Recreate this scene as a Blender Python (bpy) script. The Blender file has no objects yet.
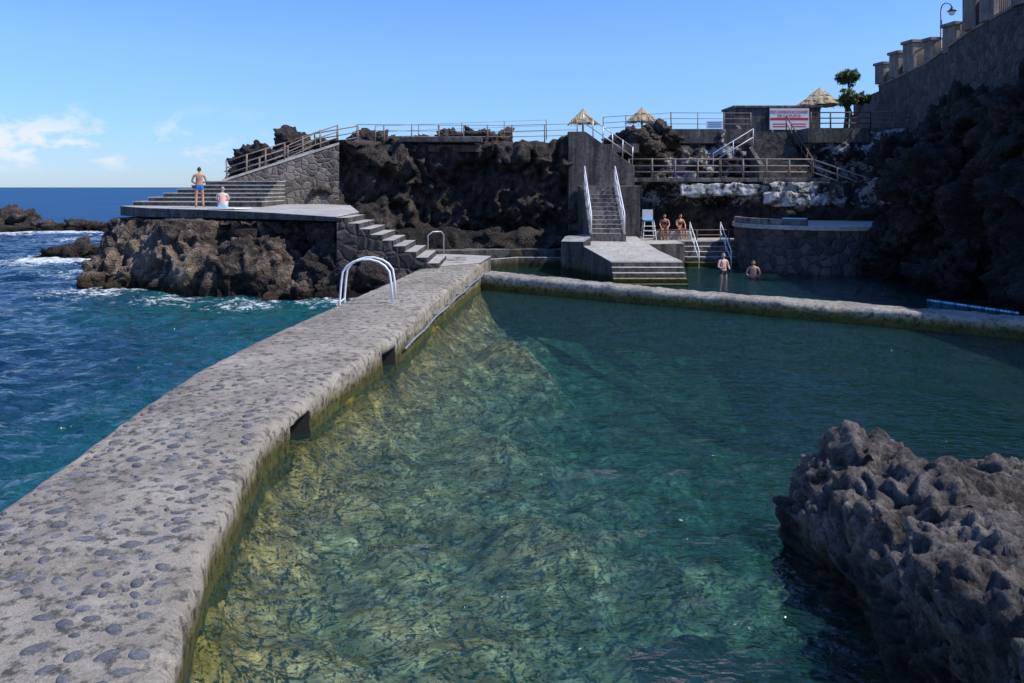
import bpy, bmesh, math, random
from mathutils import Vector, noise, Matrix
random.seed(7)
C=bpy.context; scn=C.scene
# ------------------------------------------------------------------ helpers
class NT:
    def __init__(s,m):
        m.use_nodes=True; s.t=m.node_tree; s.t.nodes.clear()
    def n(s,typ,props=None,**inp):
        nd=s.t.nodes.new(typ)
        if props:
            for k,v in props.items(): setattr(nd,k,v)
        for k,v in inp.items():
            k=k.replace('_',' ')
            key=int(k[1:]) if k[0]=='i' and k[1:].isdigit() else k
            sk=nd.inputs[key]
            if isinstance(v,bpy.types.NodeSocket): s.t.links.new(v,sk)
            else: sk.default_value=v
        return nd
    def ramp(s,fac,stops,interp='LINEAR'):
        nd=s.t.nodes.new('ShaderNodeValToRGB'); cr=nd.color_ramp; cr.interpolation=interp
        while len(cr.elements)<len(stops): cr.elements.new(0.5)
        for e,(p,c) in zip(cr.elements,stops):
            e.position=p; e.color=(c[0],c[1],c[2],1) if hasattr(c,'__len__') else (c,c,c,1)
        s.t.links.new(fac,nd.inputs[0]); return nd.outputs[0]
    def mix(s,fac,a,b,mode='MIX'):
        nd=s.t.nodes.new('ShaderNodeMix'); nd.data_type='RGBA'; nd.blend_type=mode
        for sk,v in ((nd.inputs[0],fac),(nd.inputs[6],a),(nd.inputs[7],b)):
            if isinstance(v,bpy.types.NodeSocket): s.t.links.new(v,sk)
            elif hasattr(v,'__len__'): sk.default_value=(v[0],v[1],v[2],1)
            else: sk.default_value=v if sk.type=='VALUE' else (v,v,v,1)
        return nd.outputs[2]
    def math(s,op,a,b=0.0,clamp=False):
        nd=s.t.nodes.new('ShaderNodeMath'); nd.operation=op; nd.use_clamp=clamp
        for sk,v in ((nd.inputs[0],a),(nd.inputs[1],b)):
            if isinstance(v,bpy.types.NodeSocket): s.t.links.new(v,sk)
            else: sk.default_value=v
        return nd.outputs[0]
    def out(s,sh):
        o=s.t.nodes.new('ShaderNodeOutputMaterial'); s.t.links.new(sh,o.inputs[0])
def noise_(t,co,scale,detail=6,rough=.6,dist=0):
    return t.n('ShaderNodeTexNoise',Vector=co,Scale=scale,Detail=detail,Roughness=rough,Distortion=dist).outputs[0]
def simple(name,col,rough=.7,var=.15,metal=0,scale=6,bump=.0):
    m=bpy.data.materials.new(name); t=NT(m)
    co=t.n('ShaderNodeTexCoord').outputs['Object']
    nz=noise_(t,co,scale,5)
    c=t.ramp(nz,[(.3,[x*(1-var) for x in col]),(.7,[min(1,x*(1+var)) for x in col])])
    b=t.n('ShaderNodeBsdfPrincipled',Base_Color=c,Roughness=rough,Metallic=metal)
    if bump:
        bp=t.n('ShaderNodeBump',Strength=bump,Distance=.02,Height=noise_(t,co,scale*6,6))
        t.t.links.new(bp.outputs[0],b.inputs['Normal'])
    t.out(b.outputs[0]); return m
def rockmat(name,cols,scale=1.2,bump=.8,dist=.12,wet=True,fine=9,white=None,pit=.6):
    m=bpy.data.materials.new(name); t=NT(m)
    co=t.n('ShaderNodeTexCoord').outputs['Object']
    n1=noise_(t,co,scale,10,.68,.4)
    n2=noise_(t,co,scale*5,8,.7)
    n3=noise_(t,co,fine*3,6,.75)
    f=t.math('ADD',t.math('MULTIPLY',n1,.6),t.math('MULTIPLY',n2,.4))
    c=t.ramp(f,cols)
    c=t.mix(.8,c,t.ramp(n3,[(.32,(.3,.3,.31)),(.5,(.9,.9,.9)),(.72,(1.6,1.55,1.5))]),'MULTIPLY')
    v=t.n('ShaderNodeTexVoronoi',{'feature':'F1'},Vector=co,Scale=fine*1.3).outputs[0]
    v2=t.n('ShaderNodeTexVoronoi',{'feature':'F1'},Vector=co,Scale=fine*3.1).outputs[0]
    pits=t.math('MULTIPLY',t.ramp(v,[(.05,.35),(.3,1)]),t.ramp(v2,[(.05,.5),(.3,1)]))
    c=t.mix(pit,c,pits,'MULTIPLY')
    geo=t.n('ShaderNodeNewGeometry').outputs['Pointiness']
    c=t.mix(1,c,t.ramp(geo,[(.42,(.38,.36,.35)),(.5,(.95,.95,.95)),(.58,(1.4,1.38,1.35))]),'MULTIPLY')
    z=t.n('ShaderNodeSeparateXYZ',Vector=co).outputs[2]
    if white:
        zz=t.math('ADD',z,t.math('MULTIPLY',noise_(t,co,.7,6,.7),3.0))
        w=t.ramp(t.math('MULTIPLY',t.math('SUBTRACT',zz,white),.5,True),[(.35,0),(.5,1)])
        w=t.math('MULTIPLY',w,t.ramp(noise_(t,co,1.1,8,.8),[(.5,0),(.55,1)]))
        c=t.mix(w,c,(.5,.5,.48))
    if wet:
        zz=t.math('ADD',z,t.math('MULTIPLY',n2,-.5))
        w=t.ramp(zz,[(.02,(.3,.28,.2)),(.35,(1,1,1))])
        c=t.mix(1,c,w,'MULTIPLY')
    h=t.math('ADD',t.math('MULTIPLY',n2,.8),t.math('ADD',t.math('MULTIPLY',n3,.3),t.math('MULTIPLY',v,.4)))
    bp=t.n('ShaderNodeBump',Strength=bump,Distance=dist,Height=h)
    b=t.n('ShaderNodeBsdfPrincipled',Base_Color=c,Roughness=.9,Normal=bp.outputs[0])
    b.inputs['Specular IOR Level'].default_value=.25
    t.out(b.outputs[0]); return m
def concmat(name,a,b_,dark=(.06,.055,.05),darkamt=.5,bump=.5,scale=1.0,streak=0,thr=.5,algae=(.22,.25,.06)):
    m=bpy.data.materials.new(name); t=NT(m)
    co=t.n('ShaderNodeTexCoord').outputs['Object']
    n1=noise_(t,co,scale*.8,8,.65,.3); n2=noise_(t,co,scale*7,7,.7); n3=noise_(t,co,scale*45,4,.7)
    c=t.ramp(n1,[(.32,a),(.68,b_)])
    d=t.ramp(n2,[(thr,0),(thr+.12,1)])
    d=t.math('MULTIPLY',d,darkamt)
    c=t.mix(d,c,dark)
    l=t.math('MULTIPLY',t.ramp(noise_(t,co,scale*3.1,7,.75),[(.55,0),(.66,1)]),.35)
    c=t.mix(l,c,[min(.6,x*1.5) for x in b_])
    if streak:
        mp_=t.n('ShaderNodeMapping',Vector=co,Scale=(2.2,2.2,.25))
        c=t.mix(streak,c,t.ramp(noise_(t,mp_.outputs[0],1.3,8,.7),[(.38,.3),(.6,1.25)]),'MULTIPLY')
    c=t.mix(.6,c,t.ramp(n3,[(.3,.55),(.6,1.25)]),'MULTIPLY')
    z=t.n('ShaderNodeSeparateXYZ',Vector=co).outputs[2]
    w=t.ramp(t.math('ADD',z,t.math('MULTIPLY',n2,-.35)),[(.0,algae),(.09,(.5,.46,.25)),(.24,(1,1,1))])
    c=t.mix(1,c,w,'MULTIPLY')
    h=t.math('ADD',t.math('MULTIPLY',n2,.6),t.math('MULTIPLY',n3,.5))
    bp=t.n('ShaderNodeBump',Strength=bump,Distance=.04,Height=h)
    b=t.n('ShaderNodeBsdfPrincipled',Base_Color=c,Roughness=.88,Normal=bp.outputs[0])
    b.inputs['Specular IOR Level'].default_value=.3
    t.out(b.outputs[0]); return m
def masonry(name,cols,mortar,scale=2.6):
    m=bpy.data.materials.new(name); t=NT(m)
    co=t.n('ShaderNodeTexCoord').outputs['Object']
    nv=t.n('ShaderNodeTexNoise',Vector=co,Scale=2.0,Detail=3).outputs[1]
    cc=t.mix(.12,co,nv)
    e=t.n('ShaderNodeTexVoronoi',{'feature':'DISTANCE_TO_EDGE'},Vector=cc,Scale=scale).outputs[0]
    v=t.n('ShaderNodeTexVoronoi',{'feature':'F1'},Vector=cc,Scale=scale)
    r=t.n('ShaderNodeSeparateColor',Color=v.outputs[1]).outputs[0]
    c=t.ramp(r,cols)
    c=t.mix(.6,c,t.ramp(noise_(t,co,14,6,.7),[(.3,.4),(.7,1.4)]),'MULTIPLY')
    c=t.mix(t.ramp(e,[(.02,1),(.07,0)]),c,mortar)
    c=t.mix(.7,c,t.ramp(noise_(t,co,.8,8,.7),[(.35,.35),(.6,1.2)]),'MULTIPLY')
    h=t.ramp(e,[(0,0),(.14,1)])
    bp=t.n('ShaderNodeBump',Strength=.8,Distance=.08,Height=h)
    b=t.n('ShaderNodeBsdfPrincipled',Base_Color=c,Roughness=.9,Normal=bp.outputs[0])
    t.out(b.outputs[0]); return m

M={}
M['lava']=rockmat('lava_dark',[(.36,(.014,.012,.011)),(.47,(.05,.041,.035)),(.56,(.105,.082,.066)),(.68,(.2,.155,.12))],.6,1,.3)
M['lavaw']=rockmat('lava_whitewashed',[(.36,(.016,.014,.013)),(.5,(.055,.046,.04)),(.65,(.14,.115,.095))],.6,1,.3,white=5.2)
M['lavac']=rockmat('lava_cave',[(.36,(.018,.016,.015)),(.5,(.06,.05,.044)),(.65,(.14,.115,.095))],.6,1,.3,white=3.7)
M['lavacliff']=rockmat('lava_cliff',[(.36,(.011,.010,.009)),(.48,(.035,.031,.028)),(.58,(.075,.063,.053)),(.72,(.15,.125,.1))],.5,1,.35)
M['tan']=rockmat('coast_rock',[(.37,(.02,.017,.015)),(.46,(.065,.05,.041)),(.53,(.18,.135,.1)),(.64,(.3,.23,.17))],.45,1,.22)
M['fg']=rockmat('foreground_rock',[(.36,(.022,.019,.017)),(.46,(.07,.061,.053)),(.55,(.145,.127,.112)),(.68,(.25,.222,.195))],1.3,1,.075,fine=12,pit=.9)
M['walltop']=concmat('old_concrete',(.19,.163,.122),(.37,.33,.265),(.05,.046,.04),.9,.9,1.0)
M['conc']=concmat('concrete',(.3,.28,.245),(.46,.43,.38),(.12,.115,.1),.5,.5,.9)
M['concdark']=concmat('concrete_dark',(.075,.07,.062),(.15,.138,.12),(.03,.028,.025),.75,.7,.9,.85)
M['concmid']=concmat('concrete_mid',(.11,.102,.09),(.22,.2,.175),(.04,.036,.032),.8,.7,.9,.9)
M['stone']=masonry('stone_masonry',[(0,(.06,.05,.044)),(.5,(.13,.11,.095)),(1,(.22,.185,.155))],(.17,.155,.135),3.4)
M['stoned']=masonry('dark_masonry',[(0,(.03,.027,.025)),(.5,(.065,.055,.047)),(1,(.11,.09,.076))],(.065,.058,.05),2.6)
M['wood']=simple('weathered_wood',(.21,.165,.13),.8,.35,0,5)
M['woodd']=simple('brown_wood',(.13,.085,.058),.75,.3,0,5)
M['white']=simple('white_paint',(.75,.75,.74),.4,.06,0,9)
M['steel']=simple('galvanised_steel',(.45,.45,.45),.4,.15,.5)
M['bluepipe']=simple('grey_pipe',(.17,.19,.21),.6,.25,0,4)
M['straw']=simple('straw',(.42,.33,.2),.9,.4,0,14,.6)
M['leaf']=simple('foliage',(.08,.13,.03),.6,.5,0,3)
M['bark']=simple('bark',(.16,.12,.09),.9,.3,0,8,.5)
M['signw']=simple('sign_white',(.78,.78,.78),.5,.02)
M['red']=simple('red_paint',(.6,.03,.03),.5,.05)
M['blue']=simple('blue_plastic',(.05,.3,.6),.4,.1)
M['cyan']=simple('light_blue_fabric',(.3,.6,.72),.7,.1)
M['black']=simple('black_metal',(.03,.03,.035),.4,.1)
M['glass']=simple('frosted_glass',(.7,.7,.66),.2,.03)
M['skin1']=simple('skin_tanned',(.52,.26,.16),.55,.08)
M['skin2']=simple('skin_pale',(.68,.45,.35),.55,.06)
M['skin3']=simple('skin_brown',(.47,.22,.13),.55,.08)
M['hair']=simple('hair_dark',(.03,.02,.015),.6,.2)
M['hairg']=simple('hair_grey',(.3,.28,.25),.6,.2)
M['shortb']=simple('blue_shorts',(.03,.16,.45),.8,.15)
M['shortr']=simple('dark_swimwear',(.04,.03,.05),.8,.15)
M['eye']=simple('eye',(.05,.04,.03),.3,.1)
M['plaster']=concmat('weathered_plaster',(.17,.14,.115),(.29,.24,.195),(.08,.065,.055),.5,.4,1.5,.5)
M['cobble']=rockmat('cobble_stone',[(.36,(.045,.046,.05)),(.5,(.09,.093,.1)),(.66,(.18,.18,.185))],2.5,.5,.02,wet=False,fine=22)
M['hole']=simple('drain_recess_shade',(.02,.018,.014),.9,.3)  # drain opening interior: shade of the recess put into a near-black colour

class MB:
    def __init__(s,name,mats):
        s.name=name; s.mats=mats; s.v=[]; s.f=[]; s.m=[]; s.sm=[]
    def add(s,vs,fs,mi=0,smooth=False):
        o=len(s.v); s.v+= [tuple(v) for v in vs]
        for i,f in enumerate(fs):
            s.f.append([o+k for k in f]); s.m.append(mi[i] if isinstance(mi,list) else mi); s.sm.append(smooth)
    def box(s,x0,x1,y0,y1,z0,z1,mi=0):
        vs=[(x0,y0,z0),(x1,y0,z0),(x1,y1,z0),(x0,y1,z0),(x0,y0,z1),(x1,y0,z1),(x1,y1,z1),(x0,y1,z1)]
        s.add(vs,[(0,3,2,1),(4,5,6,7),(0,1,5,4),(1,2,6,5),(2,3,7,6),(3,0,4,7)],mi)
    def obox(s,c,size,rot=0,mi=0):
        a,b,h=[k/2 for k in size]; R=Matrix.Rotation(rot,3,'Z'); c=Vector(c)
        vs=[c+R@Vector((x*a,y*b,z*h)) for z in(-1,1) for x,y in((-1,-1),(1,-1),(1,1),(-1,1))]
        s.add(vs,[(0,3,2,1),(4,5,6,7),(0,1,5,4),(1,2,6,5),(2,3,7,6),(3,0,4,7)],mi)
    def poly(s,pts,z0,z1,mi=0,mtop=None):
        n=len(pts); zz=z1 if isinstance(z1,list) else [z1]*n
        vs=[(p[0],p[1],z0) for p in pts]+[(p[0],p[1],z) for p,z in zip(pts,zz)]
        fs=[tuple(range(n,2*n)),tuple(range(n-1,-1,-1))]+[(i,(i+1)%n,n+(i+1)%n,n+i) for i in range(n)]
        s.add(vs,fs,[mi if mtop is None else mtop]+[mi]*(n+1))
    def prism(s,prof,org,d,w,mfun=None):
        d=Vector((d[0],d[1],0)).normalized(); p=Vector((-d.y,d.x,0)); org=Vector(org); n=len(prof)
        vs=[org+d*a-p*w/2+Vector((0,0,z)) for a,z in prof]+[org+d*a+p*w/2+Vector((0,0,z)) for a,z in prof]
        fs=[tuple(range(n)),tuple(range(2*n-1,n-1,-1))]; ms=[1,1]
        for i in range(n):
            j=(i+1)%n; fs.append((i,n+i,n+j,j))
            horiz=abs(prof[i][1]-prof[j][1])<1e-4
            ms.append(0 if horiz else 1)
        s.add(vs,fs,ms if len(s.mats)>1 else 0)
    def stairs(s,p0,d,n,rise,run,w,zb):
        z0=p0[2]; prof=[(0,zb)]
        for i in range(n):
            prof+=[(i*run,z0+(i+1)*rise),((i+1)*run,z0+(i+1)*rise)]
        prof.append((n*run,zb)); s.prism(prof,(p0[0],p0[1],0),d,w)
    def tube(s,pts,r,seg=8,mi=0,closed=True):
        pts=[Vector(p) for p in pts]; rr=r if isinstance(r,(list,tuple)) else [r]*len(pts)
        rings=[]; up=None
        for i,p in enumerate(pts):
            a=pts[max(0,i-1)]; b=pts[min(len(pts)-1,i+1)]; t=(b-a).normalized()
            if up is None: up=Vector((0,0,1)) if abs(t.z)<.9 else Vector((1,0,0))
            u=(up-t*up.dot(t)); u=u.normalized() if u.length>1e-5 else t.orthogonal().normalized()
            w=t.cross(u); up=u
            rings.append([p+(u*math.cos(k*2*math.pi/seg)+w*math.sin(k*2*math.pi/seg))*rr[i] for k in range(seg)])
        vs=[v for R in rings for v in R]; fs=[]
        for i in range(len(pts)-1):
            for k in range(seg):
                fs.append((i*seg+k,i*seg+(k+1)%seg,(i+1)*seg+(k+1)%seg,(i+1)*seg+k))
        fs.append(tuple(range(seg-1,-1,-1))); fs.append(tuple((len(pts)-1)*seg+k for k in range(seg)))
        s.add(vs,fs,mi,True)
    def ell(s,c,r,mi=0,nu=12,nv=8,fn=None,rot=None):
        c=Vector(c); vs=[]; fs=[]
        for j in range(nv+1):
            th=math.pi*j/nv
            for i in range(nu):
                ph=2*math.pi*i/nu
                q=Vector((math.sin(th)*math.cos(ph)*r[0],math.sin(th)*math.sin(ph)*r[1],math.cos(th)*r[2]))
                if fn: q=fn(q)
                if rot: q=rot@q
                vs.append(c+q)
        for j in range(nv):
            for i in range(nu):
                fs.append((j*nu+i,(j+1)*nu+i,(j+1)*nu+(i+1)%nu,j*nu+(i+1)%nu))
        s.add(vs,fs,mi,True)
    def build(s,bevel=0,doub=False):
        me=bpy.data.meshes.new(s.name); me.from_pydata(s.v,[],s.f)
        for k in s.mats: me.materials.append(M[k] if isinstance(k,str) else k)
        me.polygons.foreach_set('material_index',s.m); me.polygons.foreach_set('use_smooth',s.sm)
        me.update()
        ob=bpy.data.objects.new(s.name,me); scn.collection.objects.link(ob)
        if bevel:
            b=ob.modifiers.new('bevel','BEVEL'); b.width=bevel; b.segments=2; b.limit_method='ANGLE'
        return ob
def lerp(a,b,t): return a+(b-a)*t
def sst(a,b,x):
    t=max(0,min(1,(x-a)/(b-a))); return t*t*(3-2*t)
def interp(tab,y,k):
    if y<=tab[0][0]: return tab[0][k]
    for a,b in zip(tab,tab[1:]):
        if y<=b[0]:
            t=(y-a[0])/(b[0]-a[0]); return lerp(a[k],b[k],t)
    return tab[-1][k]
def fr(p,f,seed=0,o=5): return noise.fractal(Vector((p[0]*f+seed*17.3,p[1]*f-seed*7.1,p[2]*f+seed*3.7)),.9,2.1,o)
def rg(p,f,seed=0):
    return 1-2*abs(noise.noise(Vector((p[0]*f+seed*3.3,p[1]*f+seed*5.1,p[2]*f-seed*7.7)))*1.6)
def vblk(p,f,seed=0):
    q=Vector((p[0]*f+seed*5.3,p[1]*f+seed*9.1,p[2]*f-seed*2.2))
    q=q+noise.noise_vector(q*1.3)*.35
    d,c=noise.voronoi(q); h=noise.cell(c[0]*7.1)
    k=min(1,(d[1]-d[0])*3.5); k=k*k*(3-2*k)
    return h*k-.12*(1-k)
def crag(p,sc,seed):
    return .5*fr(p,.8/sc,seed,6)+.10*rg(p,1.1/sc,seed)+.34*vblk(p,1.2/sc,seed+2)+.16*vblk(p,2.9/sc,seed+4)+.07*vblk(p,6.5/sc,seed+7)+.04*rg(p,7/sc,seed+6)-.12
def grid(name,nx,ny,fn,mat,smooth=True,flip=False):
    vs=[fn(i,j) for j in range(ny) for i in range(nx)]
    fs=[]
    for j in range(ny-1):
        for i in range(nx-1):
            q=(j*nx+i,j*nx+i+1,(j+1)*nx+i+1,(j+1)*nx+i)
            fs.append(q[::-1] if flip else q)
    me=bpy.data.meshes.new(name); me.from_pydata(vs,[],fs); me.materials.append(mat)
    me.polygons.foreach_set('use_smooth',[smooth]*len(fs)); me.update()
    ob=bpy.data.objects.new(name,me); scn.collection.objects.link(ob); return ob
def cliff(name,pts,mat,amp=.7,sc=1.6,lean=.5,res=.18,seed=0,back=2.5,jag=.35):
    L=[0]
    for a,b in zip(pts,pts[1:]): L.append(L[-1]+math.hypot(b[0]-a[0],b[1]-a[1]))
    n=max(8,int(L[-1]/res)); H=max(p[3]-p[2] for p in pts); m=max(6,int(H/res)); k=int(back/(res*1.6))+1
    cen=[]
    for i in range(n+1):
        s=L[-1]*i/n
        for q in range(len(L)-1):
            if s<=L[q+1]+1e-6: break
        t=(s-L[q])/(L[q+1]-L[q]); cen.append([lerp(pts[q][c],pts[q+1][c],t) for c in range(4)])
    nor=[]
    for i in range(n+1):
        w=max(2,int(1.0/res)); a=cen[max(0,i-w)]; b=cen[min(n,i+w)]
        d=Vector((b[0]-a[0],b[1]-a[1],0)).normalized(); nor.append(Vector((d.y,-d.x,0)))
    def fn(i,j):
        c=cen[i]; N=nor[i]
        if j<=m:
            t=j/m; p=Vector((c[0],c[1],lerp(c[2],c[3],t)))-N*lean*t**1.3
            d=crag(p,sc,seed)*amp*(1-.3*t)
            p=p+N*d+Vector((0,0,jag*fr(p,.8,seed+5,4)*t+.10*amp*fr(p,1.7/sc,seed+11,3)))
        else:
            r=(j-m)*res*1.6; p=Vector((c[0],c[1],c[3]))-N*(lean+r)
            p=p+Vector((0,0,jag*fr(p,.8,seed+5,4)*(1-.5*(j-m)/k)+.0))-Vector((0,0,.12*(j-m)/k))
            p=p+N*crag(p,sc,seed)*amp*.6*(1-(j-m)/k)
        return p
    return grid(name,n+1,m+k+1,fn,mat,True)
def boulder(name,c,r,mat,seed=0,sub=5,amp=.35,sc=None,flat=None):
    bm=bmesh.new(); bmesh.ops.create_icosphere(bm,subdivisions=sub,radius=1)
    R=max(r); sc=sc or R*.9
    for v in bm.verts:
        d=v.co.copy(); p=Vector((d.x*r[0],d.y*r[1],d.z*r[2]))
        q=p+Vector(c); k=1+amp*1.4*crag(q,sc,seed)
        v.co=q*1.0+p*(k-1)
    me=bpy.data.meshes.new(name); bm.to_mesh(me); bm.free(); me.materials.append(mat)
    me.polygons.foreach_set('use_smooth',[True]*len(me.polygons))
    ob=bpy.data.objects.new(name,me); scn.collection.objects.link(ob); return ob
def massif(name,ells,mat,vox,dispf,prisms=(),zmax=None,smi=6):
    """several overlapping lumps fused by a voxel remesh, then displaced along their normals"""
    bm=bmesh.new()
    for (c,r,rz) in ells:
        Mx=Matrix.Translation(c)@Matrix.Rotation(rz,4,'Z')@Matrix.Diagonal((r[0],r[1],r[2],1))
        bmesh.ops.create_icosphere(bm,subdivisions=4,radius=1,matrix=Mx)
    for (pp,z0,z1) in prisms:
        lo=[bm.verts.new((x,y,z0)) for x,y in pp]; hi=[bm.verts.new((x,y,z1)) for x,y in pp]; n=len(pp)
        bm.faces.new(hi); bm.faces.new(lo[::-1])
        for i in range(n): bm.faces.new((lo[i],lo[(i+1)%n],hi[(i+1)%n],hi[i]))
    me=bpy.data.meshes.new(name); bm.to_mesh(me); bm.free()
    ob=bpy.data.objects.new(name,me); scn.collection.objects.link(ob)
    md=ob.modifiers.new('r','REMESH'); md.mode='VOXEL'; md.voxel_size=vox; md.use_smooth_shade=True
    sm_=ob.modifiers.new('s','SMOOTH'); sm_.iterations=smi; sm_.factor=.6
    dg=C.evaluated_depsgraph_get(); m2=bpy.data.meshes.new_from_object(ob.evaluated_get(dg))
    ob.modifiers.clear(); ob.data=m2; bpy.data.meshes.remove(me); m2.name=name
    m2.materials.clear(); m2.materials.append(mat)
    nr=[v.normal.copy() for v in m2.vertices]
    for v,n_ in zip(m2.vertices,nr):
        q=v.co+dispf(v.co,n_)
        if zmax and q.z>zmax: q.z=zmax+(q.z-zmax)*.15
        v.co=q
    m2.polygons.foreach_set('use_smooth',[True]*len(m2.polygons)); m2.update()
    return ob
def fence(name,pts,h=1.0,sp=1.5,rails=(.35,.65,.98),mats=('wood',),pr=.045,rr=.03):
    mb=MB(name,list(mats))
    P=[Vector(p) for p in pts]
    for a,b in zip(P,P[1:]):
        n=max(1,round((b-a).length/sp))
        for i in range(n+1):
            q=a.lerp(b,i/n); j=random.uniform(-.03,.03)
            mb.tube([q-Vector((0,0,.15)),q+Vector((j,0,h+random.uniform(-.02,.03)))],pr,6)
        for r in rails:
            mb.tube([a+Vector((0,0,r*h)),b+Vector((0,0,r*h))],rr,6)
    return mb.build()

# ------------------------------------------------------------------ camera, light, sky
cam=bpy.data.cameras.new('camera'); co=bpy.data.objects.new('camera',cam); scn.collection.objects.link(co)
co.location=(0,0,4); co.rotation_euler=(math.radians(90),0,0)
cam.sensor_width=36; cam.lens=27.7; cam.shift_y=-154.5/1024; cam.clip_end=8000; scn.camera=co
S=Vector((.97,-.24,0)).normalized()*math.cos(math.radians(52))+Vector((0,0,math.sin(math.radians(52))))
sl=bpy.data.lights.new('sun','SUN'); sl.energy=5.0; sl.angle=math.radians(.5); sl.color=(1,.96,.9)
so=bpy.data.objects.new('sun',sl); so.rotation_euler=S.to_track_quat('Z','Y').to_euler(); scn.collection.objects.link(so)
w=bpy.data.worlds.new('World'); scn.world=w; t=NT(w)
sky=t.n('ShaderNodeTexSky',{'sky_type':'NISHITA','sun_disc':False,'sun_elevation':math.radians(52),'sun_rotation':math.radians(104),'air_density':1.0,'dust_density':.1,'ozone_density':3.0})
g=t.n('ShaderNodeTexCoord').outputs['Generated']; sx=t.n('ShaderNodeSeparateXYZ',Vector=g)
mp=t.n('ShaderNodeMapping',Vector=g,Scale=(1,1,2.0))
cn=noise_(t,mp.outputs[0],17,9,.6,.15)
cm=t.ramp(cn,[(.49,0),(.60,1)])
band=t.ramp(sx.outputs[2],[(.015,.0),(.035,1),(.06,.8),(.10,.0)])
lf=t.ramp(t.math('MULTIPLY',sx.outputs[0],-1),[(.25,0),(.5,1)])
cm=t.math('MULTIPLY',t.math('MULTIPLY',cm,band),t.math('MULTIPLY',lf,.95))
tint=t.ramp(sx.outputs[2],[(0,(.58,.76,1.22)),(.06,(.66,.89,1.34)),(.16,(.84,1.12,1.66)),(.35,(.86,1.2,1.9))])
sc_=t.mix(1,sky.outputs[0],tint,'MULTIPLY')
col=t.mix(cm,sc_,(7.4,7.6,7.9))
bg=t.n('ShaderNodeBackground',Color=col,Strength=.12)
wo=t.t.nodes.new('ShaderNodeOutputWorld'); t.t.links.new(bg.outputs[0],wo.inputs[0])
scn.view_settings.view_transform='Standard'; scn.view_settings.look='None'; scn.view_settings.exposure=0

# ------------------------------------------------------------------ sea wall
WT=[(0,-2.15,-5.2,.5),(4,-2.25,-5.35,.5),(5.5,-2.4,-5.45,.5),(6.7,-2.75,-5.5,.5),(8.5,-3.1,-5.6,.5),(11.1,-3.45,-5.75,.52),(12.7,-3.3,-5.88,.55),
 (14.8,-3.05,-5.85,.6),(18,-2.6,-5.5,.66),(22,-2.25,-4.75,.78),(26,-1.8,-4.0,.9),(31,-1.2,-3.2,1.0),(34,-.9,-3.0,1.02)]
def sm(y,k): return (interp(WT,y-.5,k)+interp(WT,y,k)*2+interp(WT,y+.5,k))/4
def wtop(x,y):
    return .03*fr((x,y,sm(y,3)),.9,1,5)
def wall_obj():
    ys=[]; y=0.0
    while y<33.5: ys.append(y); y+=.07+.004*y
    P=[]
    nt=30
    for y in ys:
        xi,xo,z=sm(y,1),sm(y,2),sm(y,3); r=.14; row=[]
        for q in range(8): row.append((xo-.05+ .0*q, -1.6+(z-r+1.6)*q/8))
        for a in range(5): an=math.pi-(math.pi/2)*a/4; row.append((xo+r+r*math.cos(an),z-r+r*math.sin(an)))
        for q in range(1,nt): row.append((lerp(xo+r,xi-r,q/nt),z+.03*math.sin(math.pi*q/nt)))
        for a in range(5): an=math.pi/2-(math.pi/2)*a/4; row.append((xi-r+r*math.cos(an),z-r+r*math.sin(an)))
        for q in range(1,14): row.append((xi+.06*q/14+.0,lerp(z-r,-1.6,(q/14))))
        P.append([(x,y,zz) for x,zz in row])
    nx=len(P[0])
    def fn(i,j):
        p=Vector(P[j][i]); d=.03*fr(p,.9,1,5)
        e=.025*fr(p,3.1,3,4)
        if i>=13+nt: 
            pl=.06*(rg(p,.9,31)*.4+fr(p,1.6,8,4)*.6)
            return p+Vector((pl+e,0,d*.6+e*.3))
        if i<13: return p+Vector((-d-e*1.5,0,0))
        ed=max(0,1-min(i-13,12+nt-i)/2.0)
        return p+Vector((e*ed*2,0,d+e*(.35+.9*ed)))
    ob=grid('sea_wall',nx,len(ys),fn,M['walltop'],True)
    return ob
wall=wall_obj()
wall.data.materials.append(M['hole'])
bm=bmesh.new(); bm.from_mesh(wall.data)
bmesh.ops.holes_fill(bm,edges=[e for e in bm.edges if e.is_boundary],sides=0)
bmesh.ops.triangulate(bm,faces=[f for f in bm.faces if len(f.verts)>4])
bmesh.ops.recalc_face_normals(bm,faces=bm.faces[:])
bm.to_mesh(wall.data); bm.free()
for (yy,w_,h_,zc) in ((12.35,.85,.5,.12),(17.3,.8,.4,.2)):
    cut=MB('cut',['hole']); xi=sm(yy,1); cut.obox((xi,yy,zc),(1.8,w_,h_),.12)
    cu=cut.build(); md=wall.modifiers.new('b','BOOLEAN'); md.object=cu; md.operation='DIFFERENCE'; md.solver='EXACT'
    try: md.material_mode='TRANSFER'
    except Exception: pass
    dg=C.evaluated_depsgraph_get(); me2=bpy.data.meshes.new_from_object(wall.evaluated_get(dg))
    wall.modifiers.clear()
    if len(me2.polygons)>1000: wall.data=me2
    bpy.data.objects.remove(cu)

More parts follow.
